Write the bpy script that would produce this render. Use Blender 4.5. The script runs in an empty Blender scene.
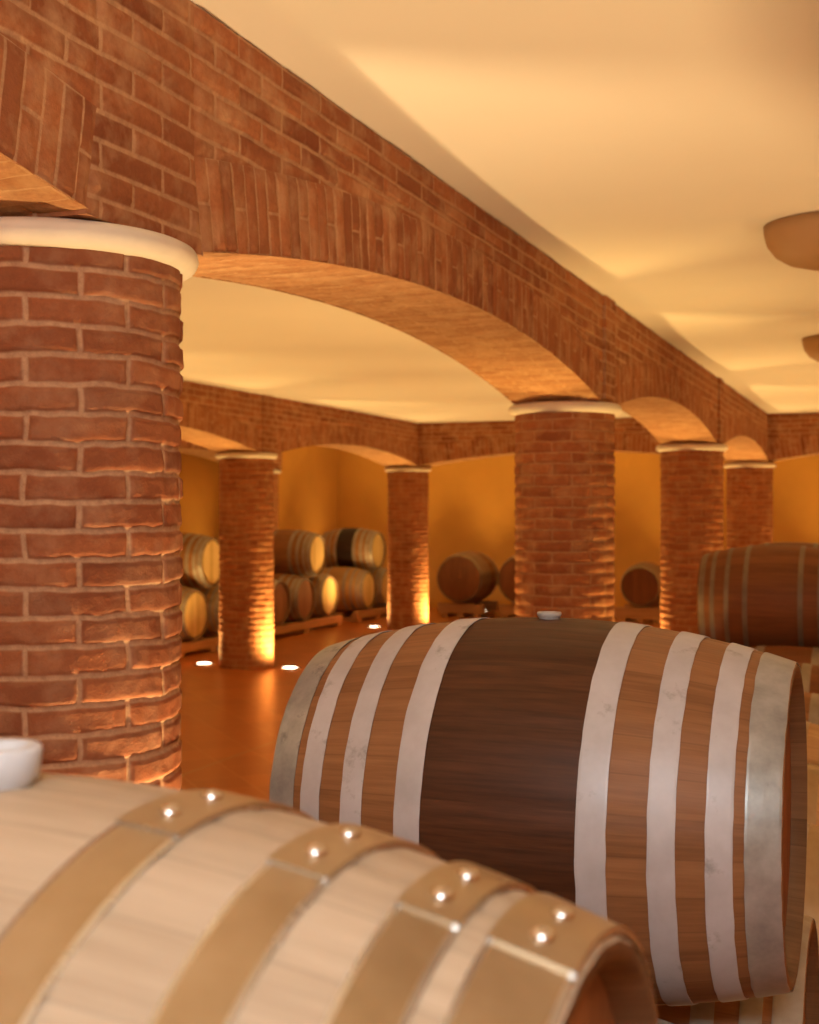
import bpy, bmesh, math, random
import numpy as np
from mathutils import Vector, noise as mnoise, Matrix

random.seed(7)
PI = math.pi
sc = bpy.context.scene
COL = sc.collection

# ------------------------------------------------------------------ dimensions
CAM_H = 1.69
CEIL = 2.955
ROW_A, ROW_B, ROW_C, ROW_R = 1.905, 6.72, 9.15, -2.9      # column rows (metres to the left of the camera)
ST = [-2.35, 2.566, 7.5, 12.42, 17.3]                     # column stations along the arcade
COL_R = 0.30
COLLAR_Z0, COLLAR_Z1 = 2.268, 2.331
BEAM_T = 0.265
SPRING, APEX, PIER_H = 2.343, 2.532, 0.245
VOUS = 0.235
END_WALL, LEFT_WALL, RIGHT_WALL, BACK_WALL = 21.3, 9.65, -5.6, -4.6


def P(u, v, z=0.0):
    """u metres along the arcade, v metres to the left of it -> world."""
    return Vector((-v, u, z))


# ------------------------------------------------------------------ nodes / materials
def new_mat(name):
    m = bpy.data.materials.new(name)
    m.use_nodes = True
    nt = m.node_tree
    nt.nodes.clear()
    out = nt.nodes.new('ShaderNodeOutputMaterial')
    b = nt.nodes.new('ShaderNodeBsdfPrincipled')
    nt.links.new(b.outputs[0], out.inputs[0])
    return m, nt, b


def N(nt, kind, **kw):
    n = nt.nodes.new('ShaderNode' + kind)
    for k, v in kw.items():
        setattr(n, k, v)
    return n


def put(nt, sock, val):
    if hasattr(val, 'is_linked') or isinstance(val, bpy.types.NodeSocket):
        nt.links.new(val, sock)
    else:
        sock.default_value = val


def math_node(nt, op, a, b=None, c=None, clamp=False):
    n = N(nt, 'Math', operation=op)
    n.use_clamp = clamp
    put(nt, n.inputs[0], a)
    if b is not None:
        put(nt, n.inputs[1], b)
    if c is not None:
        put(nt, n.inputs[2], c)
    return n.outputs[0]


def mix_col(nt, fac, a, b, blend='MIX'):
    n = N(nt, 'Mix', data_type='RGBA', blend_type=blend)
    put(nt, n.inputs[0], fac)
    put(nt, n.inputs[6], a)
    put(nt, n.inputs[7], b)
    return n.outputs[2]


def noise_tex(nt, vec, scale, detail=3.0, rough=0.5, out=0):
    n = N(nt, 'TexNoise')
    if vec is not None:
        put(nt, n.inputs['Vector'], vec)
    n.inputs['Scale'].default_value = scale
    n.inputs['Detail'].default_value = detail
    n.inputs['Roughness'].default_value = rough
    return n.outputs[out]


def ramp(nt, fac, stops):
    n = N(nt, 'ValToRGB')
    els = n.color_ramp.elements
    while len(els) < len(stops):
        els.new(0.5)
    for e, (p, c) in zip(els, stops):
        e.position = p
        e.color = c if len(c) == 4 else (*c, 1)
    put(nt, n.inputs[0], fac)
    return n.outputs[0]


def rng(nt, val, a, b, c, d):
    n = N(nt, 'MapRange')
    put(nt, n.inputs[0], val)
    for i, x in enumerate((a, b, c, d)):
        n.inputs[i + 1].default_value = x
    return n.outputs[0]


def bump(nt, bsdf, h, strength, dist=0.01):
    n = N(nt, 'Bump')
    n.inputs['Strength'].default_value = strength
    n.inputs['Distance'].default_value = dist
    put(nt, n.inputs['Height'], h)
    nt.links.new(n.outputs[0], bsdf.inputs['Normal'])


def c4(r, g, b):
    return (r, g, b, 1.0)


BRICK_W, BRICK_H = 2 * PI * COL_R / 8, 0.0642


def brick_mat(name, bw, rh, off=0.5, freq=2, smear=0.75, mortar=0.0085,
              c1=(0.24, 0.072, 0.028), c2=(0.45, 0.168, 0.068), cm=(0.58, 0.36, 0.20)):
    m, nt, b = new_mat(name)
    uv = N(nt, 'UVMap').outputs[0]
    geo = N(nt, 'NewGeometry').outputs['Position']
    t = N(nt, 'TexBrick')
    t.offset, t.offset_frequency = off, freq
    put(nt, t.inputs['Vector'], uv)
    t.inputs['Color1'].default_value = c4(*c1)
    t.inputs['Color2'].default_value = c4(*c2)
    t.inputs['Mortar'].default_value = c4(*cm)
    t.inputs['Scale'].default_value = 1.0
    t.inputs['Mortar Size'].default_value = mortar
    t.inputs['Mortar Smooth'].default_value = 0.7
    t.inputs['Bias'].default_value = 0.0
    t.inputs['Brick Width'].default_value = bw
    t.inputs['Row Height'].default_value = rh
    n1 = noise_tex(nt, geo, 9.0, 4, 0.6)
    n2 = noise_tex(nt, geo, 55.0, 3, 0.65)
    n3 = noise_tex(nt, geo, 2.3, 2, 0.5)
    col = mix_col(nt, rng(nt, n2, 0.35, 0.75, 0.0, 0.5), t.outputs['Color'], c4(0.17, 0.052, 0.022))
    # lime mortar smeared thinly over the brick faces
    col = mix_col(nt, rng(nt, n1, 0.46, 0.76, 0.0, smear), col, c4(*cm))
    col = mix_col(nt, rng(nt, n3, 0.35, 0.7, 0.0, 0.28), col, c4(0.40, 0.175, 0.075))
    nt.links.new(col, b.inputs['Base Color'])
    b.inputs['Roughness'].default_value = 0.85
    b.inputs['Specular IOR Level'].default_value = 0.25
    bump(nt, b, math_node(nt, 'ADD', n2, noise_tex(nt, geo, 160.0, 2, 0.6)), 0.35, 0.004)
    return m


def plaster_mat(name, col, var=0.06, rough=0.9, scale=1.5):
    m, nt, b = new_mat(name)
    geo = N(nt, 'NewGeometry').outputs['Position']
    n1 = noise_tex(nt, geo, scale, 4, 0.55)
    dark = tuple(c * (1 - 2 * var) for c in col)
    lite = tuple(min(1, c * (1 + var)) for c in col)
    cc = ramp(nt, n1, [(0.3, dark), (0.7, lite)])
    nt.links.new(cc, b.inputs['Base Color'])
    b.inputs['Roughness'].default_value = rough
    b.inputs['Specular IOR Level'].default_value = 0.2
    bump(nt, b, noise_tex(nt, geo, 40.0, 4, 0.6), 0.08, 0.01)
    return m


def wood_mat(name, dark, light, stain=None, stain_half=0.145, rough=0.6, stave_var=0.18, n_staves=32,
             grain=1.0, spec=0.3):
    """Oak staves: UV x = metres along the barrel, UV y = turns round it."""
    m, nt, b = new_mat(name)
    uv = N(nt, 'UVMap').outputs[0]
    rnd = N(nt, 'ObjectInfo').outputs['Random']
    sep = N(nt, 'SeparateXYZ')
    put(nt, sep.inputs[0], uv)
    x, y = sep.outputs[0], sep.outputs[1]
    stave = math_node(nt, 'FLOOR', math_node(nt, 'MULTIPLY', y, float(n_staves)))
    wn = N(nt, 'TexWhiteNoise', noise_dimensions='2D')
    cmb = N(nt, 'CombineXYZ')
    put(nt, cmb.inputs[0], stave)
    put(nt, cmb.inputs[1], math_node(nt, 'MULTIPLY', rnd, 61.0))
    put(nt, wn.inputs['Vector'], cmb.outputs[0])
    sv = wn.outputs['Value']
    g = N(nt, 'CombineXYZ')
    put(nt, g.inputs[0], math_node(nt, 'MULTIPLY', x, 2.2))
    put(nt, g.inputs[1], math_node(nt, 'MULTIPLY', y, 75.0))
    put(nt, g.inputs[2], math_node(nt, 'ADD', math_node(nt, 'MULTIPLY', sv, 40.0), math_node(nt, 'MULTIPLY', rnd, 90.0)))
    gr = noise_tex(nt, g.outputs[0], 2.2, 6, 0.62)
    g2 = N(nt, 'CombineXYZ')
    put(nt, g2.inputs[0], math_node(nt, 'MULTIPLY', x, 6.0))
    put(nt, g2.inputs[1], math_node(nt, 'MULTIPLY', y, 420.0))
    put(nt, g2.inputs[2], g.outputs[0])
    gf = noise_tex(nt, g2.outputs[0], 1.5, 3, 0.6)
    f = math_node(nt, 'ADD', math_node(nt, 'MULTIPLY', gr, 0.7 * grain), math_node(nt, 'MULTIPLY', gf, 0.3 * grain))
    f = math_node(nt, 'ADD', f, math_node(nt, 'MULTIPLY', math_node(nt, 'SUBTRACT', sv, 0.5), stave_var * 2))
    mid = tuple((a + c) / 2 for a, c in zip(dark, light))
    col = ramp(nt, f, [(0.28, dark), (0.5, mid), (0.72, light)])
    if stain is not None:
        # the bilge between the two middle hoops is wine-stained
        nz = noise_tex(nt, g.outputs[0], 3.0, 4, 0.6)
        ax = math_node(nt, 'ABSOLUTE', x)
        msk = math_node(nt, 'LESS_THAN', ax, stain_half)
        sc_ = mix_col(nt, rng(nt, nz, 0.3, 0.75, 0.0, 1.0), c4(*stain), c4(*[min(1, s * 2.3) for s in stain]))
        sc_ = mix_col(nt, math_node(nt, 'MULTIPLY', sv, 0.35), sc_, c4(*[s * 0.6 for s in stain]))
        col = mix_col(nt, msk, col, sc_)
    # dark line of the joint between two staves
    fr = math_node(nt, 'FRACT', math_node(nt, 'MULTIPLY', y, float(n_staves)))
    dj = math_node(nt, 'MINIMUM', fr, math_node(nt, 'SUBTRACT', 1.0, fr))
    col = mix_col(nt, rng(nt, dj, 0.008, 0.03, 0.26, 0.0), col, c4(*[d * 0.4 for d in dark]))
    nt.links.new(col, b.inputs['Base Color'])
    b.inputs['Roughness'].default_value = rough
    b.inputs['Specular IOR Level'].default_value = spec
    bump(nt, b, f, 0.12, 0.004)
    return m


def plank_mat(name, dark, light, rough=0.65):
    """Plain sawn timber, grain along the longest object axis (object coords x)."""
    m, nt, b = new_mat(name)
    tc = N(nt, 'TexCoord').outputs['Object']
    mp = N(nt, 'Mapping')
    put(nt, mp.inputs[0], tc)
    mp.inputs['Scale'].default_value = (1.2, 22, 22)
    put(nt, mp.inputs['Location'], N(nt, 'ObjectInfo').outputs['Random'])
    f = noise_tex(nt, mp.outputs[0], 2.0, 5, 0.6)
    nt.links.new(ramp(nt, f, [(0.3, dark), (0.7, light)]), b.inputs['Base Color'])
    b.inputs['Roughness'].default_value = rough
    bump(nt, b, f, 0.15, 0.004)
    return m


def metal_mat(name, a, bcol, metallic=0.6, rough=0.45, scale=18.0, spots=None):
    m, nt, b = new_mat(name)
    tc = N(nt, 'TexCoord').outputs['Object']
    n1 = noise_tex(nt, tc, scale, 4, 0.65)
    col = ramp(nt, n1, [(0.32, a), (0.68, bcol)])
    if spots:
        n2 = noise_tex(nt, tc, 11.0, 5, 0.7)
        col = mix_col(nt, rng(nt, n2, 0.60, 0.70, 0.0, 0.75), col, c4(*spots))
    nt.links.new(col, b.inputs['Base Color'])
    b.inputs['Metallic'].default_value = metallic
    nt.links.new(rng(nt, n1, 0.3, 0.7, rough - 0.08, rough + 0.1), b.inputs['Roughness'])
    bump(nt, b, noise_tex(nt, tc, scale * 3, 3, 0.6), 0.05, 0.004)
    return m


M = {}
M['brick'] = brick_mat('terracotta_brick', BRICK_W, BRICK_H, smear=0.4, mortar=0.0095,
                       c1=(0.21, 0.060, 0.026), c2=(0.36, 0.118, 0.048), cm=(0.58, 0.37, 0.225))
M['brick_far'] = brick_mat('amber_lit_brick', BRICK_W, BRICK_H, smear=0.8, mortar=0.007,  # same brick as the near column, amber light put into its colour
                           c1=(0.29, 0.090, 0.030), c2=(0.45, 0.160, 0.056), cm=(0.50, 0.28, 0.13))
M['brick_wall'] = brick_mat('beam_brick', 0.25, BRICK_H)
M['brick_soldier'] = brick_mat('soldier_brick', VOUS + 0.004, 0.064, off=0.5, freq=3, mortar=0.0065)
M['brick_soffit'] = brick_mat('soffit_brick', 0.25, 0.064, mortar=0.005,
                              c1=(0.40, 0.19, 0.075), c2=(0.52, 0.28, 0.12), cm=(0.60, 0.38, 0.19))
M['ceiling'] = plaster_mat('cream_plaster', (0.80, 0.76, 0.69), 0.02, scale=0.6)
M['ochre'] = plaster_mat('ochre_plaster', (0.68, 0.355, 0.075), 0.05, scale=0.9)
M['collar'] = plaster_mat('collar_render', (0.76, 0.69, 0.57), 0.06, scale=6)
M['oak_pale'] = wood_mat('pale_oak', (0.40, 0.305, 0.21), (0.565, 0.455, 0.335), stave_var=0.26)
M['oak_head_uplit'] = wood_mat('oak_head_uplit', (0.54, 0.37, 0.13), (0.74, 0.55, 0.25), stave_var=0.2)  # paler yellow stands for the uplight falling on the far heads
M['oak_chime'] = wood_mat('dark_chime_oak', (0.12, 0.065, 0.03), (0.22, 0.125, 0.06), stave_var=0.14)  # darker brown for the stave ends and inner rim
M['oak_stained'] = wood_mat('wine_stained_oak', (0.19, 0.083, 0.032), (0.32, 0.15, 0.062), stain=(0.050, 0.018, 0.007),
                            stave_var=0.1, rough=0.5)
M['oak_brown'] = wood_mat('brown_oak', (0.20, 0.085, 0.033), (0.36, 0.165, 0.065), stave_var=0.14)
M['oak_russet'] = wood_mat('russet_oak', (0.135, 0.046, 0.014), (0.25, 0.092, 0.030), stave_var=0.1)
M['oak_dark_band'] = wood_mat('banded_oak', (0.24, 0.11, 0.045), (0.42, 0.21, 0.09), stain=(0.02, 0.009, 0.006), stave_var=0.14)
M['oak_gold'] = wood_mat('golden_oak', (0.36, 0.19, 0.07), (0.58, 0.35, 0.15), stave_var=0.16)
M['hoop_zinc'] = metal_mat('galvanised_hoop', (0.44, 0.44, 0.47), (0.56, 0.56, 0.60), 0.15, 0.5, 9.0, spots=(0.28, 0.28, 0.29))
M['hoop_chime'] = metal_mat('dull_galvanised_hoop', (0.26, 0.28, 0.28), (0.46, 0.48, 0.48), 0.45, 0.42, 12.0, spots=(0.15, 0.16, 0.16))
M['hoop_gold'] = metal_mat('passivated_hoop', (0.36, 0.25, 0.13), (0.48, 0.355, 0.21), 0.6, 0.36, 7.0)
M['hoop_edge'] = metal_mat('bare_steel', (0.55, 0.54, 0.52), (0.7, 0.69, 0.67), 0.9, 0.25)
M['rivet'] = metal_mat('rivet_steel', (0.7, 0.69, 0.7), (0.85, 0.84, 0.86), 1.0, 0.2)
M['hoop_dull'] = metal_mat('weathered_hoop', (0.26, 0.22, 0.17), (0.42, 0.37, 0.30), 0.5, 0.5, 9.0)
M['hoop_brown'] = metal_mat('brown_patina_hoop', (0.17, 0.125, 0.08), (0.27, 0.21, 0.145), 0.35, 0.55, 9.0)
M['silicone'] = plaster_mat('white_silicone', (0.60, 0.63, 0.68), 0.02, 0.4)
M['bung_grey'] = plaster_mat('grey_bung', (0.42, 0.40, 0.38), 0.05, 0.6)
M['rail'] = plank_mat('sawn_pine', (0.34, 0.17, 0.07), (0.55, 0.32, 0.15))
M['steel'] = metal_mat('brushed_ring', (0.4, 0.4, 0.4), (0.6, 0.6, 0.6), 1.0, 0.3)
M['dome_brown'] = plaster_mat('brown_dome', (0.42, 0.24, 0.11), 0.05, 0.6)

# uplight lens
m, nt, b = new_mat('uplight_lens')
b.inputs['Base Color'].default_value = c4(1, 0.95, 0.85)
b.inputs['Emission Color'].default_value = c4(1.0, 0.86, 0.62)
b.inputs['Emission Strength'].default_value = 14.0
M['lens'] = m

# floor: terracotta tiles laid on the diagonal, a straight joint down the aisle
m, nt, b = new_mat('terracotta_tiles')
tc = N(nt, 'NewGeometry').outputs['Position']
mp = N(nt, 'Mapping')
put(nt, mp.inputs[0], tc)
mp.inputs['Rotation'].default_value = (0, 0, PI / 4)
t = N(nt, 'TexBrick')
t.offset = 0.0
put(nt, t.inputs['Vector'], mp.outputs[0])
t.inputs['Color1'].default_value = c4(0.34, 0.105, 0.022)
t.inputs['Color2'].default_value = c4(0.43, 0.14, 0.03)
t.inputs['Mortar'].default_value = c4(0.47, 0.22, 0.085)
t.inputs['Scale'].default_value = 1.0
t.inputs['Mortar Size'].default_value = 0.005
t.inputs['Mortar Smooth'].default_value = 0.3
t.inputs['Brick Width'].default_value = 0.33
t.inputs['Row Height'].default_value = 0.33
sx = N(nt, 'SeparateXYZ')
put(nt, sx.inputs[0], tc)
line = math_node(nt, 'LESS_THAN', math_node(nt, 'ABSOLUTE', math_node(nt, 'ADD', sx.outputs[0], 4.33)), 0.012)
colr = mix_col(nt, line, t.outputs['Color'], c4(0.34, 0.20, 0.10))
n1 = noise_tex(nt, tc, 3.0, 4, 0.6)
colr = mix_col(nt, rng(nt, n1, 0.35, 0.75, 0.0, 0.25), colr, c4(0.32, 0.10, 0.02))
nt.links.new(colr, b.inputs['Base Color'])
b.inputs['Roughness'].default_value = 0.3
M['floor'] = m


# ------------------------------------------------------------------ mesh helpers
def link(name, me, parent=None, mats=(), smooth=True):
    o = bpy.data.objects.new(name, me)
    COL.objects.link(o)
    for mm in mats:
        me.materials.append(mm)
    if smooth:
        me.polygons.foreach_set('use_smooth', [True] * len(me.polygons))
    if parent is not None:
        o.parent = parent
    return o


class Grid:
    """Collects grids of vertices with UVs and material slots into one mesh."""
    def __init__(self):
        self.v, self.f, self.uv, self.mi = [], [], [], []

    def add(self, pts, uvs, mi=0, flip=False):
        base = len(self.v)
        nr, nc = len(pts), len(pts[0])
        for r in range(nr):
            self.v.extend(pts[r])
        for r in range(nr - 1):
            for c in range(nc - 1):
                q = [(r, c), (r, c + 1), (r + 1, c + 1), (r + 1, c)]
                if flip:
                    q.reverse()
                self.f.append([base + a * nc + d for a, d in q])
                self.uv.extend(uvs[a][d] for a, d in q)
                self.mi.append(mi)

    def poly(self, pts, mi=0, uvs=None):
        base = len(self.v)
        self.v.extend(pts)
        self.f.append(list(range(base, base + len(pts))))
        self.uv.extend(uvs or [(p[0], p[2]) for p in pts])
        self.mi.append(mi)

    def mesh(self, name):
        me = bpy.data.meshes.new(name)
        me.from_pydata([tuple(p) for p in self.v], [], self.f)
        lay = me.uv_layers.new(name='UVMap')
        lay.data.foreach_set('uv', np.array(self.uv, dtype=np.float32).ravel())
        me.polygons.foreach_set('material_index', self.mi)
        me.update()
        return me


def hash01(a, b, c=0):
    return (math.sin(a * 127.1 + b * 311.7 + c * 74.7) * 43758.5453) % 1.0


def brick_relief(x, y, bw, rh, off=0.5, freq=2, wrap=None, mortar=0.006, depth=0.007, jitter=0.003, seed=0):
    row = math.floor(y / rh)
    o = 0.0 if row % freq else bw * off
    num = math.floor((x + o) / bw)
    lx = (x + o) - bw * num
    ly = y - rh * row
    d = min(lx, ly, bw - lx, rh - ly)
    k = min(1.0, max(0.0, (d - mortar * 0.5) / (mortar * 1.6)))
    k = k * k * (3 - 2 * k)
    num = num % wrap if wrap else num
    j = (hash01(row, num, seed) - 0.5) * 2 * jitter
    tilt = (hash01(row, num, seed + 5) - 0.5) * 0.10 * (ly - rh / 2) + (hash01(row, num, seed + 9) - 0.5) * 0.03 * (lx - bw / 2)
    return k * (depth + j + tilt)


def wob(p, s, a):
    return mnoise.noise(Vector(p) * s) * a


def tag(o, label=None, cat=None, group=None, kind=None):
    if label: o['label'] = label
    if cat: o['category'] = cat
    if group: o['group'] = group
    if kind: o['kind'] = kind
    return o


def thing(name, loc, label, cat, group=None, rotz=0.0):
    o = bpy.data.objects.new(name, None)
    o.empty_display_size = 0.2
    COL.objects.link(o)
    o.location = loc
    o.rotation_euler = (0, 0, rotz)
    return tag(o, label, cat, group)


def copy_tree(o, parent=None):
    c = o.copy()
    COL.objects.link(c)
    if parent is not None:
        c.parent = parent
        c.matrix_parent_inverse = o.matrix_parent_inverse.copy()
    for ch in list(o.children):
        copy_tree(ch, c)
    return c


def box_bm(bm, lo, hi, bev=0.0):
    r = bmesh.ops.create_cube(bm, size=1.0)
    vs = r['verts']
    for v in vs:
        v.co = Vector([lo[i] + (v.co[i] + 0.5) * (hi[i] - lo[i]) for i in range(3)])
    if bev > 0:
        es = list({e for v in vs for e in v.link_edges})
        bmesh.ops.bevel(bm, geom=es, offset=bev, segments=2, affect='EDGES', profile=0.5)


def bm_mesh(bm, name):
    me = bpy.data.meshes.new(name)
    bm.normal_update()
    bm.to_mesh(me)
    bm.free()
    return me


def lathe_mesh(name, prof, seg=96, axis='Z', closed=False):
    """Revolve (r, h) points round Z."""
    bm = bmesh.new()
    rings = []
    for r, h in prof:
        rings.append([bm.verts.new((r * math.cos(2 * PI * k / seg), r * math.sin(2 * PI * k / seg), h)) for k in range(seg)])
    n = len(rings)
    for i in range(n if closed else n - 1):
        a, b_ = rings[i], rings[(i + 1) % n]
        for k in range(seg):
            bm.faces.new((a[k], a[(k + 1) % seg], b_[(k + 1) % seg], b_[k]))
    bmesh.ops.recalc_face_normals(bm, faces=bm.faces)
    return bm_mesh(bm, name)


# ------------------------------------------------------------------ brick columns
def shaft_mesh(nseg, nz, seed, jit):
    g = Grid()
    pts, uvs = [], []
    top = COLLAR_Z0 + 0.006
    for r in range(nz + 1):
        z = top * r / nz
        pr, ur = [], []
        for k in range(nseg + 1):
            a = 2 * PI * k / nseg
            ca, sa = math.cos(a), math.sin(a)
            p = (ca * COL_R, sa * COL_R, z)
            x = a * COL_R + wob((p[0] + seed, p[1], z), 7.0, 0.006) + wob((p[0] + seed, p[1], z), 22.0, 0.004)
            y = z + wob((p[0], p[1] + seed + 7.3, z), 6.0, 0.006) + wob((p[0], p[1] + seed + 7.3, z), 20.0, 0.004) + 0.02
            h = brick_relief(x, y, BRICK_W, BRICK_H, wrap=8, seed=seed, jitter=jit)
            rr = COL_R - 0.009 + h + wob((p[0] + 3, p[1] + seed, z), 38.0, 0.0018) + wob((p[0] + 3, p[1] + seed, z), 14.0, 0.0025)
            pr.append((ca * rr, sa * rr, z))
            ur.append((x, y))
        pts.append(pr)
        uvs.append(ur)
    g.add(pts, uvs)
    return g.mesh('shaft')


SHAFT_HI = shaft_mesh(360, 420, 1, 0.003)
SHAFT_LO = shaft_mesh(144, 210, 4, 0.0022)
cz0, cz1 = COLLAR_Z0, COLLAR_Z1
COLLAR = lathe_mesh('collar', [(0.05, cz0), (0.30, cz0), (0.318, cz0 + 0.003), (0.332, cz0 + 0.014), (0.339, cz0 + 0.030),
                               (0.337, cz0 + 0.044), (0.330, cz0 + 0.054), (0.318, cz1 - 0.003), (0.30, cz1), (0.05, cz1)], 96)
for me, mm in ((SHAFT_HI, 'brick'), (SHAFT_LO, 'brick_far'), (COLLAR, 'collar')):
    me.materials.append(M[mm])


def column(u, v, label, hi=False):
    t = thing('brick_column', P(u, v), label, 'column', 'brick columns with pale stone collars')
    t['kind'] = 'thing'
    s = link('shaft', SHAFT_HI if hi else SHAFT_LO, t)
    s.rotation_euler.z = random.choice([0, 1, 2, 3, 4, 5, 6, 7]) * PI / 4 + (0.023 + PI / 8 if hi else random.random())
    link('collar', COLLAR, t)['label'] = 'pale plaster collar ring'
    return t


# ------------------------------------------------------------------ arcaded beams
def arcade_mesh(name, stations, s0, s1, half, ds, seed=0, fine=None, pilaster=True, first=1):
    """Beam along local x with segmental arches between the stations; local y across, z up."""
    g = Grid()
    top = CEIL - 0.001

    def relief(x, y, kind):
        if kind == 0:
            return brick_relief(x, y, 0.25, BRICK_H, seed=seed)
        if kind == 1:
            return brick_relief(x, y, VOUS + 0.004, 0.064, 0.5, 3, seed=seed + 2, mortar=0.005)
        return brick_relief(x, y, 0.25, 0.064, seed=seed + 3, mortar=0.005, depth=0.005)

    def face(S, Z, kind, UVf, fr0=True, fr1=False, fc=True):
        """S[r][c], Z[r][c] -> both faces of the beam."""
        for side in (-1, 1):
            pts, uvs = [], []
            for r in range(len(S)):
                pr, ur = [], []
                for c in range(len(S[0])):
                    s, z = S[r][c], Z[r][c]
                    x, y = UVf(r, c, s, z)
                    q = (s + seed * 3.1, side * 2.0, z)
                    x += wob(q, 6.0, 0.006)
                    y += wob((q[0], q[1] + 9.1, q[2]), 5.0, 0.006)
                    fade = min(1.0, r / 2.0 if fr0 else 1.0, (len(S) - 1 - r) / 2.0 if fr1 else 1.0,
                               c / 2.0 if fc else 1.0, (len(S[0]) - 1 - c) / 2.0 if fc else 1.0)
                    d = relief(x, y, kind) * fade - 0.007 + wob(q, 30.0, 0.0018)
                    pr.append((s, side * (half + d), z))
                    ur.append((x, y))
                pts.append(pr)
                uvs.append(ur)
            g.add(pts, uvs, kind, flip=(side > 0))

    bays = list(zip(stations[:-1], stations[1:]))
    for bi, (a, b_) in enumerate(bays):
        dd = fine[bi] if fine else ds
        mid, hs = (a + b_) / 2, (b_ - a) / 2 - PIER_H
        rise = APEX - SPRING
        R = (hs * hs + rise * rise) / (2 * rise)
        amax = math.asin(hs / R)
        ns = max(24, int(2 * hs / dd))
        nv = max(8, int(VOUS / dd))
        nu = max(10, int(0.36 / dd))
        # voussoir ring, bricks set radially
        S, Z, ARC, RAD = [], [], [], []
        for r in range(nv + 1):
            rad = R + VOUS * r / nv
            S.append([mid + rad * math.sin(amax * (2 * c / ns - 1)) for c in range(ns + 1)])
            Z.append([APEX - R + rad * math.cos(amax * (2 * c / ns - 1)) for c in range(ns + 1)])
        face(S, Z, 1, lambda r, c, s, z: (VOUS * r / nv + 0.001, R * amax * (2 * c / ns - 1) + 20 * 0.064), fr0=False, fr1=True)
        # running bond above it
        RO = R + VOUS
        S, Z = [], []
        for r in range(nu + 1):
            f = r / nu
            S.append([mid + RO * math.sin(amax * (2 * c / ns - 1)) for c in range(ns + 1)])
            Z.append([(APEX - R + RO * math.cos(amax * (2 * c / ns - 1))) * (1 - f) + top * f for c in range(ns + 1)])
        face(S, Z, 0, lambda r, c, s, z: (s, z))
        # soffit
        nt_ = max(8, int(2 * half / dd))
        pts, uvs = [], []
        for c in range(ns + 1):
            an = amax * (2 * c / ns - 1)
            pr, ur = [], []
            for k in range(nt_ + 1):
                w = -half + 2 * half * k / nt_
                q = (mid + R * math.sin(an), w, 5.0 + seed)
                x = w + 0.25 + wob(q, 6.0, 0.008)
                y = R * an + wob((q[0], w, 11.0), 5.0, 0.008)
                d = relief(x, y, 2) + wob(q, 25.0, 0.003) - 0.006
                edge = min(k, nt_ - k)
                if edge == 0:
                    d = 0.0
                rr = R - d
                pr.append((mid + rr * math.sin(an), w, APEX - R + rr * math.cos(an)))
                ur.append((x, y))
            pts.append(pr)
            uvs.append(ur)
        g.add(pts, uvs, 2, flip=True)
    # piers over the columns
    ends = [None] + bays + [None]
    for i, c0 in enumerate(stations):
        dd = ds if not fine else min(fine[max(0, i - 1)], fine[min(len(fine) - 1, i)])
        zlo = COLLAR_Z1 + 0.002

        def edge(z, bay, right):
            hs = (bay[1] - bay[0]) / 2 - PIER_H
            rise = APEX - SPRING
            R = (hs * hs + rise * rise) / (2 * rise)
            sa, ca = hs / R, math.sqrt(1 - (hs / R) ** 2)
            f = min(1.0, max(0.0, (z - SPRING) / (VOUS * ca)))
            return (PIER_H - VOUS * f * sa)

        L = bays[i - 1] if i > 0 else None
        Rb = bays[i] if i < len(bays) else None
        nz = max(14, int((top - zlo) / dd))
        nx = max(14, int(2 * PIER_H / dd))
        S, Z = [], []
        for r in range(nz + 1):
            z = zlo + (top - zlo) * r / nz
            l = c0 - edge(z, L, False) if L else s0
            rr = c0 + edge(z, Rb, True) if Rb else s1
            S.append([l + (rr - l) * k / nx for k in range(nx + 1)])
            Z.append([z] * (nx + 1))
        face(S, Z, 0, lambda r, c, s, z: (s, z))
        l, rr = S[0][0], S[0][-1]
        hb = half - 0.004
        g.poly([(l, -hb, zlo), (l, hb, zlo), (rr, hb, zlo), (rr, -hb, zlo)], 0)
        for x in (l, rr):
            g.poly([(x, -hb, zlo), (x, hb, zlo), (x, hb, SPRING + 0.004), (x, -hb, SPRING + 0.004)], 0, [(-hb, zlo), (hb, zlo), (hb, SPRING), (-hb, SPRING)])
        if pilaster and i > first:
            for side in (-1, 1):
                x0, x1, y0, y1 = c0 - 0.13, c0 + 0.13, side * (half - 0.01), side * (half + 0.014)
                q = [(x0, y0), (x0, y1), (x1, y1), (x1, y0)]
                n = 30
                for (xa, ya), (xb, yb) in zip(q[:-1], q[1:]):
                    m_ = 14 if ya == yb else 1
                    g.add([[(xa + (xb - xa) * c / m_, ya + (yb - ya) * c / m_, zlo + 0.02 + (top - zlo - 0.02) * r / n) for c in range(m_ + 1)] for r in range(n + 1)],
                          [[(xa + (xb - xa) * c / m_, zlo + 0.02 + (top - zlo - 0.02) * r / n) for c in range(m_ + 1)] for r in range(n + 1)], 0, flip=side > 0)
    return g.mesh(name)


def beam(name, stations, s0, s1, half, ds, fine=None, seed=0, pilaster=True):
    me = arcade_mesh(name, stations, s0, s1, half, ds, seed, fine, pilaster)
    o = link(name, me, None, [M['brick_wall'], M['brick_soldier'], M['brick_soffit']])
    tag(o, kind='structure')
    return o


# main arcade: local x = world y (u), local y = -world x
bA = beam('beam_arcade', ST, ST[0] - 2.2, ST[-1] + BEAM_T, BEAM_T, 0.03, [0.014, 0.012, 0.018, 0.03], seed=1)
bA.location = P(0, ROW_A)
bA.rotation_euler.z = PI / 2
bB = beam('beam_far_arcade', ST[1:], ST[1] - 0.3, ST[-1] + BEAM_T, BEAM_T, 0.03, seed=2)
bB.location = P(0, ROW_B)
bB.rotation_euler.z = PI / 2
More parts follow.
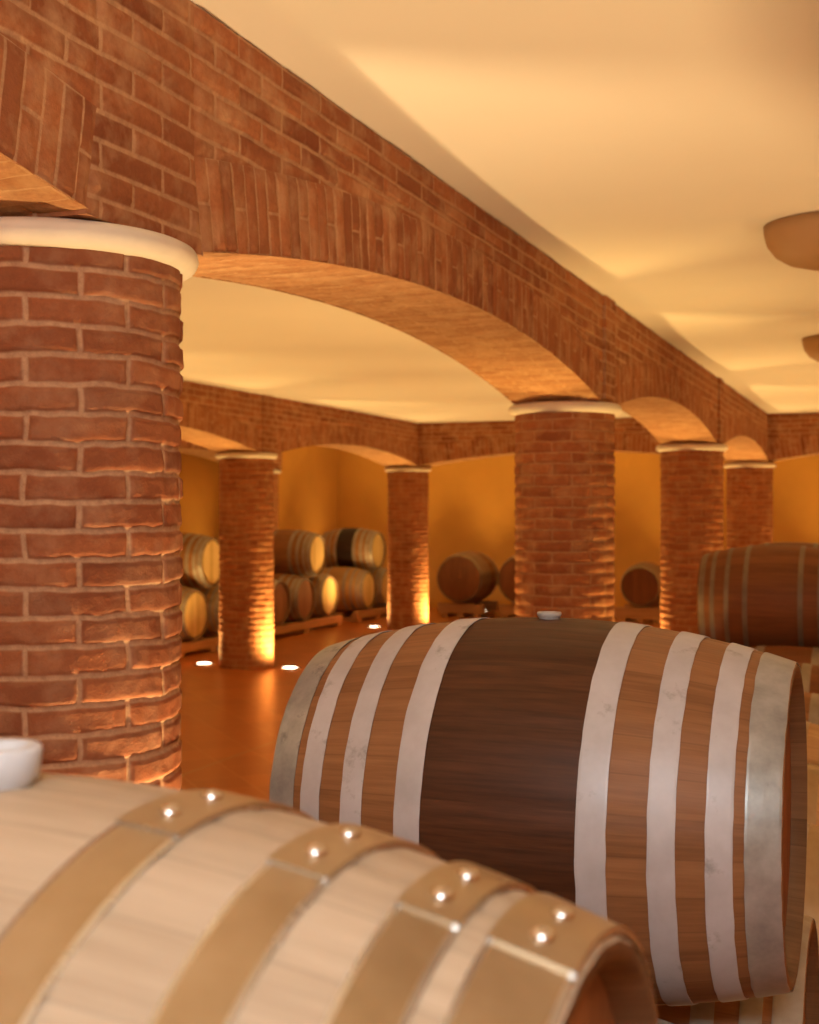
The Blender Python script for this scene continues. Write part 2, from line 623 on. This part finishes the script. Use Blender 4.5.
# right-hand arcade, beyond the edge of the picture
bR = beam('beam_right_arcade', ST, ST[0] - 2.2, ST[-1] + BEAM_T, BEAM_T, 0.06, seed=3, pilaster=False)
bR.location = P(0, ROW_R)
bR.rotation_euler.z = PI / 2
# cross beam at the end: local x = world x
xs = [-ROW_B, -ROW_A, -ROW_R]
bC = beam('beam_cross', xs, -ROW_B - BEAM_T, -RIGHT_WALL, BEAM_T, 0.03, seed=4, pilaster=False)
bC.location = P(ST[4], 0)

bD = beam('beam_wall_arcade', [ST[3], ST[4]], ST[2], ST[4] + BEAM_T, BEAM_T, 0.04, seed=5, pilaster=False)
bD.location = P(0, ROW_C)
bD.rotation_euler.z = PI / 2

# columns
column(ST[1], ROW_A, 'large red brick column with pale collar right behind the pale oak barrel', hi=True)
column(ST[2], ROW_A, 'red brick column rising just behind the wine-stained barrel, second of the main arcade')
column(ST[3], ROW_A, 'third brick column of the main arcade, next right after the wine-stained barrel column')
column(ST[4], ROW_A, 'slim far brick column at the end of the main arcade under the beam corner')
column(ST[3], ROW_B, 'brick column with a bright uplit right side standing between the two floor lights')
column(ST[4], ROW_B, 'brick column under the far arcade and cross beam corner, uplit right edge')
column(ST[4], ROW_C, 'thin slice of a brick column peeking out behind the right edge of the uplit column')
column(ST[0], ROW_A, 'brick column of the main arcade behind the camera')
column(ST[1], ROW_B, 'brick column of the far arcade hidden behind the large near column')
column(ST[2], ROW_B, 'second brick column of the far arcade hidden behind the large near column')
for i, w in ((0, 'behind the camera'), (1, 'beside the camera'), (2, 'past the wine-stained barrel'), (3, 'two bays down'), (4, 'at the cross beam')):
    column(ST[i], ROW_R, 'brick column of the right arcade outside the picture, ' + w)


# ------------------------------------------------------------------ floor uplights
RING = lathe_mesh('trim_ring', [(0.085, 0.002), (0.085, 0.012), (0.092, 0.016), (0.108, 0.014), (0.118, 0.006), (0.118, 0.001)], 40)
RING.materials.append(M['steel'])
LENS = lathe_mesh('lens', [(0.0005, 0.0105), (0.05, 0.0105), (0.084, 0.009), (0.085, 0.004)], 40)
LENS.materials.append(M['lens'])
SPOT_W = 205.0


def uplight(u, v, label, power=1.0, tilt=0.0, cone=138, near=False):
    t = thing('floor_uplight', P(u, v), label, 'floor light', 'recessed uplights at the foot of the columns')
    link('trim_ring', RING, t)
    link('lens', LENS, t)
    ld = bpy.data.lights.new('uplight_beam', 'SPOT')
    ld.energy = SPOT_W * power
    ld.color = (1.0, 0.67, 0.31) if near else (1.0, 0.61, 0.19)
    ld.spot_size = math.radians(cone)
    ld.spot_blend = 1.0
    ld.shadow_soft_size = 0.07
    lo = bpy.data.objects.new('uplight_beam', ld)
    COL.objects.link(lo)
    lo.parent = t
    lo.location = (0, 0, 0.05)
    lo.rotation_euler = (PI, math.radians(tilt), 0)
    return t


names = {
    (3, 'B', 1): 'round glowing floor light left of the uplit far column, by the rack',
    (3, 'B', -1): 'round glowing floor light at the right foot of the uplit far column',
    (4, 'B', 1): 'round glowing floor light at the left foot of the corner column',
}
where = {'A': 'main arcade', 'B': 'far arcade', 'R': 'right arcade'}
ordn = ['rear', 'first', 'second', 'third', 'end']
for row, v0 in (('A', ROW_A), ('B', ROW_B), ('R', ROW_R)):
    for i in range(5):
        if row == 'B' and i == 0:
            continue
        for sd in (1, -1):
            lab = names.get((i, row, sd), 'unseen floor light on the %s side of the %s column, %s'
                            % ('left' if sd > 0 else 'right', ordn[i], where[row]))
            uplight(ST[i], v0 + sd * 0.53, lab, power=1.08, tilt=8.0 * sd, near=(i < 2 and row != 'B'), cone=76 if (row, i, sd) == ('A', 2, -1) else 162)
for u, lab in ((14.3, 'added unseen by the left wall behind the nearest rack'), (16.3, 'added unseen by the left wall behind the three-barrel rack'),
               (18.4, 'by the left wall near the room corner'), (20.3, 'added unseen deep in the left corner of the room')):
    uplight(u, 9.15, 'recessed floor uplight ' + lab, 0.55, cone=64)  # most of these unseen lamps are added to brighten the left wall
for v, lab in ((8.2, 'left end'), (6.7, 'behind the first large barrel'), (5.2, 'behind the middle column'), (3.7, 'behind the small end-on barrel'),
               (1.2, 'past the last column'), (-1.2, 'right of the last column')):
    uplight(20.72, v, 'added unseen floor uplight along the end wall, ' + lab, 0.72, cone=62)  # unseen lamps added to brighten the end wall


# ------------------------------------------------------------------ room shell
def slab(name, lo, hi, mat):
    bm = bmesh.new()
    box_bm(bm, lo, hi)
    o = link(name, bm_mesh(bm, name), None, [M[mat]], smooth=False)
    return tag(o, kind='structure')


X0, X1 = -LEFT_WALL, -RIGHT_WALL
slab('floor', (X0, BACK_WALL, -0.12), (X1, END_WALL, 0.0), 'floor')
slab('ceiling', (X0, BACK_WALL, CEIL), (X1, END_WALL, CEIL + 0.12), 'ceiling')
slab('wall_end', (X0, END_WALL, -0.12), (X1, END_WALL + 0.15, CEIL + 0.12), 'ochre')
slab('wall_left', (X0 - 0.15, BACK_WALL, -0.12), (X0, END_WALL + 0.15, CEIL + 0.12), 'ochre')
slab('wall_right', (X1, BACK_WALL, -0.12), (X1 + 0.15, END_WALL + 0.15, CEIL + 0.12), 'ochre')
slab('wall_back', (X0 - 0.15, BACK_WALL - 0.15, -0.12), (X1 + 0.15, BACK_WALL, CEIL + 0.12), 'ceiling')


# ------------------------------------------------------------------ barrels
class Barrel:
    def __init__(s, L=0.915, Rb=0.355, Re=0.285, hoops=None, hw=None):
        s.L, s.Rb, s.Re = L, Rb, Re
        s.hoops = hoops or [0.161, 0.273, 0.362, 0.4285]
        s.hw = hw or [0.050, 0.044, 0.042, 0.056]

    def r(s, x):
        return s.Rb - (s.Rb - s.Re) * (abs(x) / (s.L / 2)) ** 2.05


def pt(x, r, ph):
    """ph from the top towards -y."""
    return (x, -r * math.sin(ph), r * math.cos(ph))


def staves_mesh(B, nst=32, sub=6, nx=44):
    g = Grid()
    half = B.L / 2
    prof = [(-half + 0.040, B.r(half) - 0.021, 1)]
    prof += [(-half, B.r(half) - 0.014, 1), (-half, B.r(half) - 0.003, 1), (-half + 0.003, B.r(half), 1)]
    for i in range(1, nx):
        x = -half + 0.003 + (B.L - 0.006) * i / nx
        prof.append((x, B.r(x), 1))
    prof += [(half - 0.003, B.r(half), 1), (half, B.r(half) - 0.003, 1), (half, B.r(half) - 0.014, 1), (half - 0.040, B.r(half) - 0.021, 1)]
    na = nst * sub
    pts, uvs = [], []
    for (x, r, _) in prof:
        pr, ur = [], []
        for k in range(na + 1):
            f = (k % sub) / sub
            d = min(f, 1 - f)
            dr = -0.0013 if d < 0.01 else (0.0005 if d > 0.4 else 0.0)
            j = (hash01((k // sub) % nst, 3.3) - 0.5) * 0.0012
            a = 2 * PI * k / na
            pr.append(pt(x, r + dr + j, a))
            ur.append((x, k / na + 1e-5))
        pts.append(pr)
        uvs.append(ur)
    n_ = len(pts)
    for lo_, hi_, mi in ((0, 3, 1), (2, n_ - 2, 0), (n_ - 3, n_, 1)):
        g.add(pts[lo_:hi_], uvs[lo_:hi_], mi)
    me = g.mesh('staves')
    return me


def head_mesh(B, side, planks=7):
    """Barrel head: boards with fine gaps, set in behind the chime."""
    bm = bmesh.new()
    uvl = bm.loops.layers.uv.new('UVMap')
    R = B.r(B.L / 2) - 0.0205
    xo = side * (B.L / 2 - 0.030)
    xi = side * (B.L / 2 - 0.060)
    w = 2 * R / planks
    for i in range(planks):
        y0, y1 = -R + i * w + 0.0007, -R + (i + 1) * w - 0.0007
        n = 8
        ys = [y0 + (y1 - y0) * k / n for k in range(n + 1)]
        up = [(y, math.sqrt(max(0, R * R - y * y))) for y in ys]
        dn = [(y, -math.sqrt(max(0, R * R - y * y))) for y in reversed(ys)]
        loop = up + dn
        # drop coincident points at the rim
        cl = []
        for p in loop:
            if not cl or (abs(p[0] - cl[-1][0]) + abs(p[1] - cl[-1][1])) > 1e-5:
                cl.append(p)
        if (abs(cl[0][0] - cl[-1][0]) + abs(cl[0][1] - cl[-1][1])) < 1e-5:
            cl.pop()
        a = [bm.verts.new((xo, p[0], p[1])) for p in cl]
        b_ = [bm.verts.new((xi, p[0], p[1])) for p in cl]
        fs = [bm.faces.new(a), bm.faces.new(list(reversed(b_)))]
        m_ = len(cl)
        for k in range(m_):
            fs.append(bm.faces.new((a[k], b_[k], b_[(k + 1) % m_], a[(k + 1) % m_])))
        for f in fs:
            for lp in f.loops:
                lp[uvl].uv = (lp.vert.co.z, (i + 0.5 + (lp.vert.co.y - (y0 + y1) / 2) / w * 0.9) / 32.0)
    bmesh.ops.recalc_face_normals(bm, faces=bm.faces)
    return bm_mesh(bm, 'head')


def hoop_mesh(B, xc, w, th=0.0022, seg=120, rough=0.0, seed=0):
    g = Grid()
    e = min(0.004, w * 0.1)
    xs = [xc - w / 2, xc - w / 2 + e, xc, xc + w / 2 - e, xc + w / 2]
    prof = [(xs[0], B.r(xs[0]) + 0.0006)]
    prof += [(xs[0], B.r(xs[0]) + th)] + [(x, B.r(x) + th + 0.0004) for x in xs[1:-1]] + [(xs[-1], B.r(xs[-1]) + th)]
    prof += [(xs[-1], B.r(xs[-1]) + 0.0006)]
    pts, uvs = [], []
    for (x, r) in prof:
        pr, ur = [], []
        for k in range(seg + 1):
            a = 2 * PI * (k % seg) / seg
            dx = rough * mnoise.noise(Vector((math.cos(a) * 9 + seed, math.sin(a) * 9, x * 14)))
            pr.append(pt(x + dx, r + abs(dx) * 0.35, a))
            ur.append((x, a))
        pts.append(pr)
        uvs.append(ur)
    for i in range(len(pts) - 1):
        g.add(pts[i:i + 2], uvs[i:i + 2], 0 if 2 <= i <= 3 else 1)
    return g.mesh('hoop')


def lap_mesh(B, xc, w, ph0, ph1, th0=0.003, th1=0.0055):
    """The riveted overlap at the end of a hoop: a second thickness with a lip."""
    g = Grid()
    n, k = 20, 4
    w *= 0.985

    def P_(i, c, th):
        x = xc - w / 2 + w * c / k
        ph = ph0 + (ph1 - ph0) * i / n
        return pt(x, B.r(x) + th, ph)
    outer = [[P_(i, c, th1) for c in range(k + 1)] for i in range(n + 1)]
    uv = [[(c / k, i / n) for c in range(k + 1)] for i in range(n + 1)]
    g.add(outer, uv, 0, flip=True)
    for i in (0, n):
        ends = [[P_(i, c, th0 - 0.003) for c in range(k + 1)], [P_(i, c, th1) for c in range(k + 1)]]
        g.add(ends, [[(0, 0)] * (k + 1)] * 2, 1, flip=(i == 0))
    for c in (0, k):
        sd = [[P_(i, c, th0 - 0.003) for i in range(n + 1)], [P_(i, c, th1) for i in range(n + 1)]]
        g.add(sd, [[(0, 0)] * (n + 1)] * 2, 0, flip=(c == 0))
    return g.mesh('hoop_lap')


def rivet_mesh(B, x, ph, rad=0.0085, h=0.006):
    bm = bmesh.new()
    bmesh.ops.create_uvsphere(bm, u_segments=20, v_segments=10, radius=1.0)
    r = B.r(x) + 0.0055
    c = Vector(pt(x, r, ph))
    nrm = Vector((0, -math.sin(ph), math.cos(ph)))
    q = Vector((0, 0, 1)).rotation_difference(nrm).to_matrix()
    for v in bm.verts:
        v.co = c + q @ Vector((v.co.x * rad, v.co.y * rad, v.co.z * h))
    return bm_mesh(bm, 'rivet')


def bung_mesh(B, rad=0.028, h=0.030):
    prof = [(0.001, B.Rb + h - 0.006), (rad * 0.6, B.Rb + h - 0.006), (rad * 0.66, B.Rb + h), (rad * 0.95, B.Rb + h), (rad, B.Rb + h - 0.003),
            (rad * 0.93, B.Rb + 0.004), (rad * 0.8, B.Rb + 0.001), (rad * 0.76, B.Rb - 0.02), (0.001, B.Rb - 0.02)]
    return lathe_mesh('bung', prof, 40)


STD = Barrel()
THIN = Barrel(hw=[0.030, 0.028, 0.028, 0.036])
BIG = Barrel(L=1.02, Rb=0.43, Re=0.365, hoops=[0.17, 0.29, 0.39, 0.468])
ST_HI, ST_MD = staves_mesh(STD), staves_mesh(STD, 32, 3, 24)
ST_BIG = staves_mesh(BIG, 32, 3, 24)
HEADS = {B: (head_mesh(B, -1), head_mesh(B, 1)) for B in (STD, THIN, BIG)}


def barrel(B, loc, label, group, stave_mat, hoop_mats, head_mat='oak_head_uplit', hi=False, rough=0.0, rivets=None, bung=None,
           rotz=0.0, category='barrel', bung_size=(0.03, 0.03)):
    t = thing('wine_barrel', loc, label, category, group, rotz)
    base = ST_BIG if B is BIG else (ST_HI if hi else ST_MD)
    me = base.copy()
    s = link('staves', me, t, [M[stave_mat], M['oak_chime']])
    s.location.z = B.Rb
    for hd in HEADS[B]:
        h = link('head', hd.copy(), t, [M[head_mat]], smooth=False)
        h.location.z = B.Rb
    for j, (xo, w) in enumerate(zip(B.hoops, B.hw)):
        for sd in (-1, 1):
            xc = sd * xo
            me = hoop_mesh(B, xc, w, seg=(160 if hi else 64), rough=rough, seed=j * 3 + sd)
            hm = M[hoop_mats[1] if j == 3 else hoop_mats[0]]
            h = link('hoop', me, t, [hm, M['hoop_edge'] if rivets else hm])
            h.location.z = B.Rb
            if rivets and sd > 0:
                ph0, ph1, rv = rivets
                lap = link('hoop_lap', lap_mesh(B, xc, w, ph0, ph1), h, [M[hoop_mats[0]], M['hoop_edge']])
                for ph in rv:
                    link('rivet', rivet_mesh(B, xc, ph), h, [M['rivet']])
    if bung:
        bo = link('bung', bung_mesh(B, *bung_size), t, [M['silicone' if 'white' in bung else 'bung_grey']])
        bo.location.z = B.Rb
        bo['label'] = bung
    return t


V0 = 0.640                 # centre line of the near row
Z_UP, Z_LO = 1.130, 0.540  # axis heights of the two tiers
GRP = 'oak barrels stacked in the near row'


def near(u, tier, label, mat, hoops, **kw):
    z = (Z_UP if tier else Z_LO) - STD.Rb
    v = kw.pop('v', V0)
    return barrel(kw.pop('B', STD), P(u, v, z), label, GRP, mat, hoops, **kw)


big_a = near(0.793, 1, 'pale new oak barrel with brassy riveted hoops and white bung in the foreground', 'oak_pale', ('hoop_gold', 'hoop_gold'), head_mat='oak_brown',  # brown head: the shadow on this end is painted in
     v=0.647, hi=True, rivets=(math.radians(-36), math.radians(8), (math.radians(3.2), math.radians(-6.3))), bung='white silicone bung', bung_size=(0.031, 0.028))
big_a.rotation_euler.y = 0.010
near(2.40, 1, 'brown barrel with dark wine-stained middle and whitish galvanised hoops', 'oak_stained', ('hoop_zinc', 'hoop_chime'), head_mat='oak_russet',
     hi=True, rough=0.0015, bung='flush grey bung', bung_size=(0.024, 0.012))
near(8.30, 1, 'reddish brown barrel with thin dull hoops on the upper tier at the right edge', 'oak_russet', ('hoop_brown', 'hoop_brown'), B=THIN, v=0.745, head_mat='oak_russet')
near(9.10, 1, 'barrel mostly hidden behind the reddish brown upper barrel at the right edge', 'oak_russet', ('hoop_brown', 'hoop_brown'), B=THIN, v=0.72, head_mat='oak_russet')
lows = [(0.375, 'lower barrel hidden beneath the front of the pale new oak barrel', 'oak_pale', 'hoop_gold'),
        (1.20, 'lower barrel hidden beneath the rear of the pale new oak barrel', 'oak_brown', 'hoop_dull'),
        (2.00, 'lower brown barrel with grey hoops just below the front of the wine-stained barrel', 'oak_brown', 'hoop_chime'),
        (2.80, 'lower barrel with dark shadowed head beneath the right end of the wine-stained barrel', 'oak_brown', 'hoop_dull'),
        (3.60, 'pale lower barrel glimpsed at the right edge past the wine-stained barrel', 'oak_pale', 'hoop_gold'),
        (4.40, 'lower barrel at the right edge, second beyond the wine-stained barrel', 'oak_gold', 'hoop_gold'),
        (5.20, 'lower barrel at the right edge, third beyond the wine-stained barrel', 'oak_gold', 'hoop_gold'),
        (6.00, 'lower barrel at the right edge, fourth beyond the wine-stained barrel', 'oak_brown', 'hoop_dull'),
        (7.05, 'lower barrel just in front of the reddish brown upper barrel', 'oak_russet', 'hoop_dull'),
        (7.90, 'lower barrel beneath the front of the reddish brown upper barrel', 'oak_russet', 'hoop_dull'),
        (8.70, 'lower barrel beneath the rear of the reddish brown upper barrel', 'oak_brown', 'hoop_dull'),
        (9.50, 'last lower barrel behind the reddish brown upper barrel', 'oak_brown', 'hoop_dull')]
for u, lab, mm, hm in lows:
    near(u, 0, lab, mm, (hm, hm), head_mat='oak_pale' if mm == 'oak_pale' else 'oak_brown')

# runners the near row lies on
for sv, w in ((0.27, 'left'), (-0.27, 'right')):
    zt = Z_LO - STD.r(0.27 - 0.04) - 0.003
    t = thing('barrel_runner', P(4.95, V0 + sv), 'long wooden runner under the %s ends of the lower near barrels' % w, 'rack', 'timber runners under the near barrels')
    bm = bmesh.new()
    box_bm(bm, (-0.04, -5.0, 0.001), (0.04, 5.0, zt), 0.006)
    link('runner_beam', bm_mesh(bm, 'runner_beam'), t, [M['rail']], smooth=False)

# ---- far left row: heads face the aisle
FV = 7.80 + STD.L / 2
FZ_LO = 0.475
FZ_UP = FZ_LO + 0.606
FG = 'barrels stacked along the far left wall'
far = [(13.20, 0, 'oak_gold', 'lower barrel with uplit head at far left beside the near column'),
       (13.98, 0, 'oak_gold', 'lower far barrel half hidden by the left edge of the uplit column'),
       (13.59, 1, 'oak_brown', 'upper dark barrel with bright hoop at far left beside the near column'),
       (15.38, 0, 'oak_brown', 'lower brown barrel just right of the uplit column'),
       (16.16, 0, 'oak_brown', 'lower brown barrel in the middle of the three on the far rack'),
       (16.96, 0, 'oak_gold', 'lower barrel with a bright uplit head at the right end of the far rack'),
       (16.56, 1, 'oak_brown', 'upper brown barrel with light hoops above the three on the far rack'),
       (18.42, 0, 'oak_gold', 'lower golden barrel under the black-banded barrel'),
       (19.20, 0, 'oak_gold', 'lower golden barrel touching the left edge of the corner column'),
       (18.81, 1, 'oak_dark_band', 'upper barrel with a black band round its middle by the corner column')]
for u, up, mm, lab in far:
    z = (FZ_UP if up else FZ_LO) - STD.Rb
    barrel(STD, P(u, FV, z), lab, FG, mm, ('hoop_dull', 'hoop_dull'), head_mat='oak_brown' if 15 < u < 16.3 else 'oak_head_uplit')  # heads out of the uplight are painted brown, the others brighter


def rack(name, loc, length, zt, gap, label, group, rotz=0.0):
    """Timber rack: two runners joined by cross feet; local x along the row."""
    t = thing(name, loc, label, 'rack', group, rotz)
    for sd in (-1, 1):
        bm = bmesh.new()
        box_bm(bm, (-length / 2, sd * gap - 0.045, 0.052), (length / 2, sd * gap + 0.045, zt), 0.006)
        link('runner', bm_mesh(bm, 'runner'), t, [M['rail']], smooth=False)
    for k in (-1, 0, 1):
        bm = bmesh.new()
        x = k * (length / 2 - 0.12)
        box_bm(bm, (x - 0.05, -gap - 0.05, 0.001), (x + 0.05, gap + 0.05, 0.050), 0.004)
        link('foot', bm_mesh(bm, 'foot'), t, [M['rail']], smooth=False)
    return t


zt = FZ_LO - STD.r(0.40 - 0.045) - 0.003
for u0, u1, lab in ((12.75, 14.45, 'light timber barrel rack at far left beside the near column'),
                    (14.95, 17.42, 'light timber barrel rack under the three lower barrels right of the uplit column'),
                    (17.98, 19.62, 'timber barrel rack under the golden barrels by the corner column')):
    rack('barrel_rack', P((u0 + u1) / 2, FV), u1 - u0, zt, 0.40, lab, 'timber racks of the far left row', PI / 2)

# ---- end wall: barrels lying end-on to the aisle
EG = 'barrels lying end-on by the end wall'
for u, v, B, za, mm, lab in ((19.45, 6.69, BIG, 0.617, 'oak_brown', 'large barrel showing its round head right of the corner column'),
                             (19.45, 5.66, BIG, 0.617, 'oak_brown', 'large barrel half hidden by the column behind the wine-stained barrel'),
                             (19.45, 3.77, STD, 0.553, 'oak_brown', 'barrel showing its round head between the two middle columns')):
    barrel(B, P(u + B.L / 2, v, za - B.Rb), lab, EG, mm, ('hoop_dull', 'hoop_dull'), rotz=PI / 2, head_mat='oak_russet')
    zt = za - B.r(0.36 - 0.045) - 0.003
    rack('barrel_stillage', P(u + B.L / 2, v), 0.78, zt, 0.36, 'timber stillage under the ' + lab.split(' showing')[0].split(' half')[0] +
         (' in the open gap' if 'corner' in lab else ' beside the column' if 'half' in lab else ' between middle columns'), 'timber stillages by the end wall')

# ------------------------------------------------------------------ ceiling domes: brown bowls flush with the ceiling
DOME = lathe_mesh('dome_shell', [(0.001, -0.195), (0.09, -0.188), (0.17, -0.165), (0.225, -0.13), (0.258, -0.085), (0.27, -0.045), (0.274, -0.002), (0.262, -0.0015), (0.255, -0.03), (0.05, -0.03)], 64)
DOME.materials.append(M['dome_brown'])
DISC = lathe_mesh('dome_disc', [(0.001, -0.001), (0.12, -0.001), (0.12, -0.02), (0.06, -0.028), (0.001, -0.028)], 40)
DISC.materials.append(M['dome_brown'])
for u, v, lab in ((5.91, 0.316, 'brown ceiling dome, the larger and nearer of the two at the right edge'),
                  (9.78, 0.43, 'small far brown ceiling dome at the right edge below the larger one')):
    t = thing('ceiling_dome', P(u, v, CEIL), lab, 'ceiling lamp', 'brown ceiling domes in a row')
    link('dome_shell', DOME, t)
    link('dome_disc', DISC, t)

# ------------------------------------------------------------------ neutral fill lamp added above and behind the camera, and world
ld = bpy.data.lights.new('neutral_fill_lamp', 'AREA')
ld.shape = 'RECTANGLE'
ld.size, ld.size_y = 0.9, 0.5
ld.energy = 50
ld.color = (0.93, 0.97, 1.0)
lo = bpy.data.objects.new('neutral_fill_lamp', ld)
COL.objects.link(lo)
lo.location = P(-1.05, -0.25, 2.8)
tgt = P(1.9, 0.6, 1.2)
lo.rotation_euler = (tgt - lo.location).to_track_quat('-Z', 'Y').to_euler()

w = bpy.data.worlds.new('world')
sc.world = w
w.use_nodes = True
w.node_tree.nodes['Background'].inputs[0].default_value = (1.0, 0.7, 0.4, 1)
w.node_tree.nodes['Background'].inputs[1].default_value = 0.01

# ------------------------------------------------------------------ camera
cd = bpy.data.cameras.new('camera')
cam = bpy.data.objects.new('camera', cd)
COL.objects.link(cam)
cam.location = (0, 0, CAM_H)
cam.rotation_euler = (PI / 2, 0, math.atan(495.5 / 1280))
cd.sensor_fit = 'HORIZONTAL'
cd.sensor_width = 36
cd.lens = 36 * 1280 / 819
cd.clip_start = 0.05
cd.dof.use_dof = True
cd.dof.focus_distance = 2.4
cd.dof.aperture_fstop = 7.0
sc.camera = cam

sc.view_settings.view_transform = 'Standard'
sc.view_settings.look = 'None'
sc.view_settings.gamma = 1.0
sc.view_settings.use_curve_mapping = False
sc.view_settings.exposure = 0.0
cy = sc.cycles
cy.use_denoising = True
cy.sample_clamp_indirect = 6.0
cy.max_bounces = 8
cy.diffuse_bounces = 5
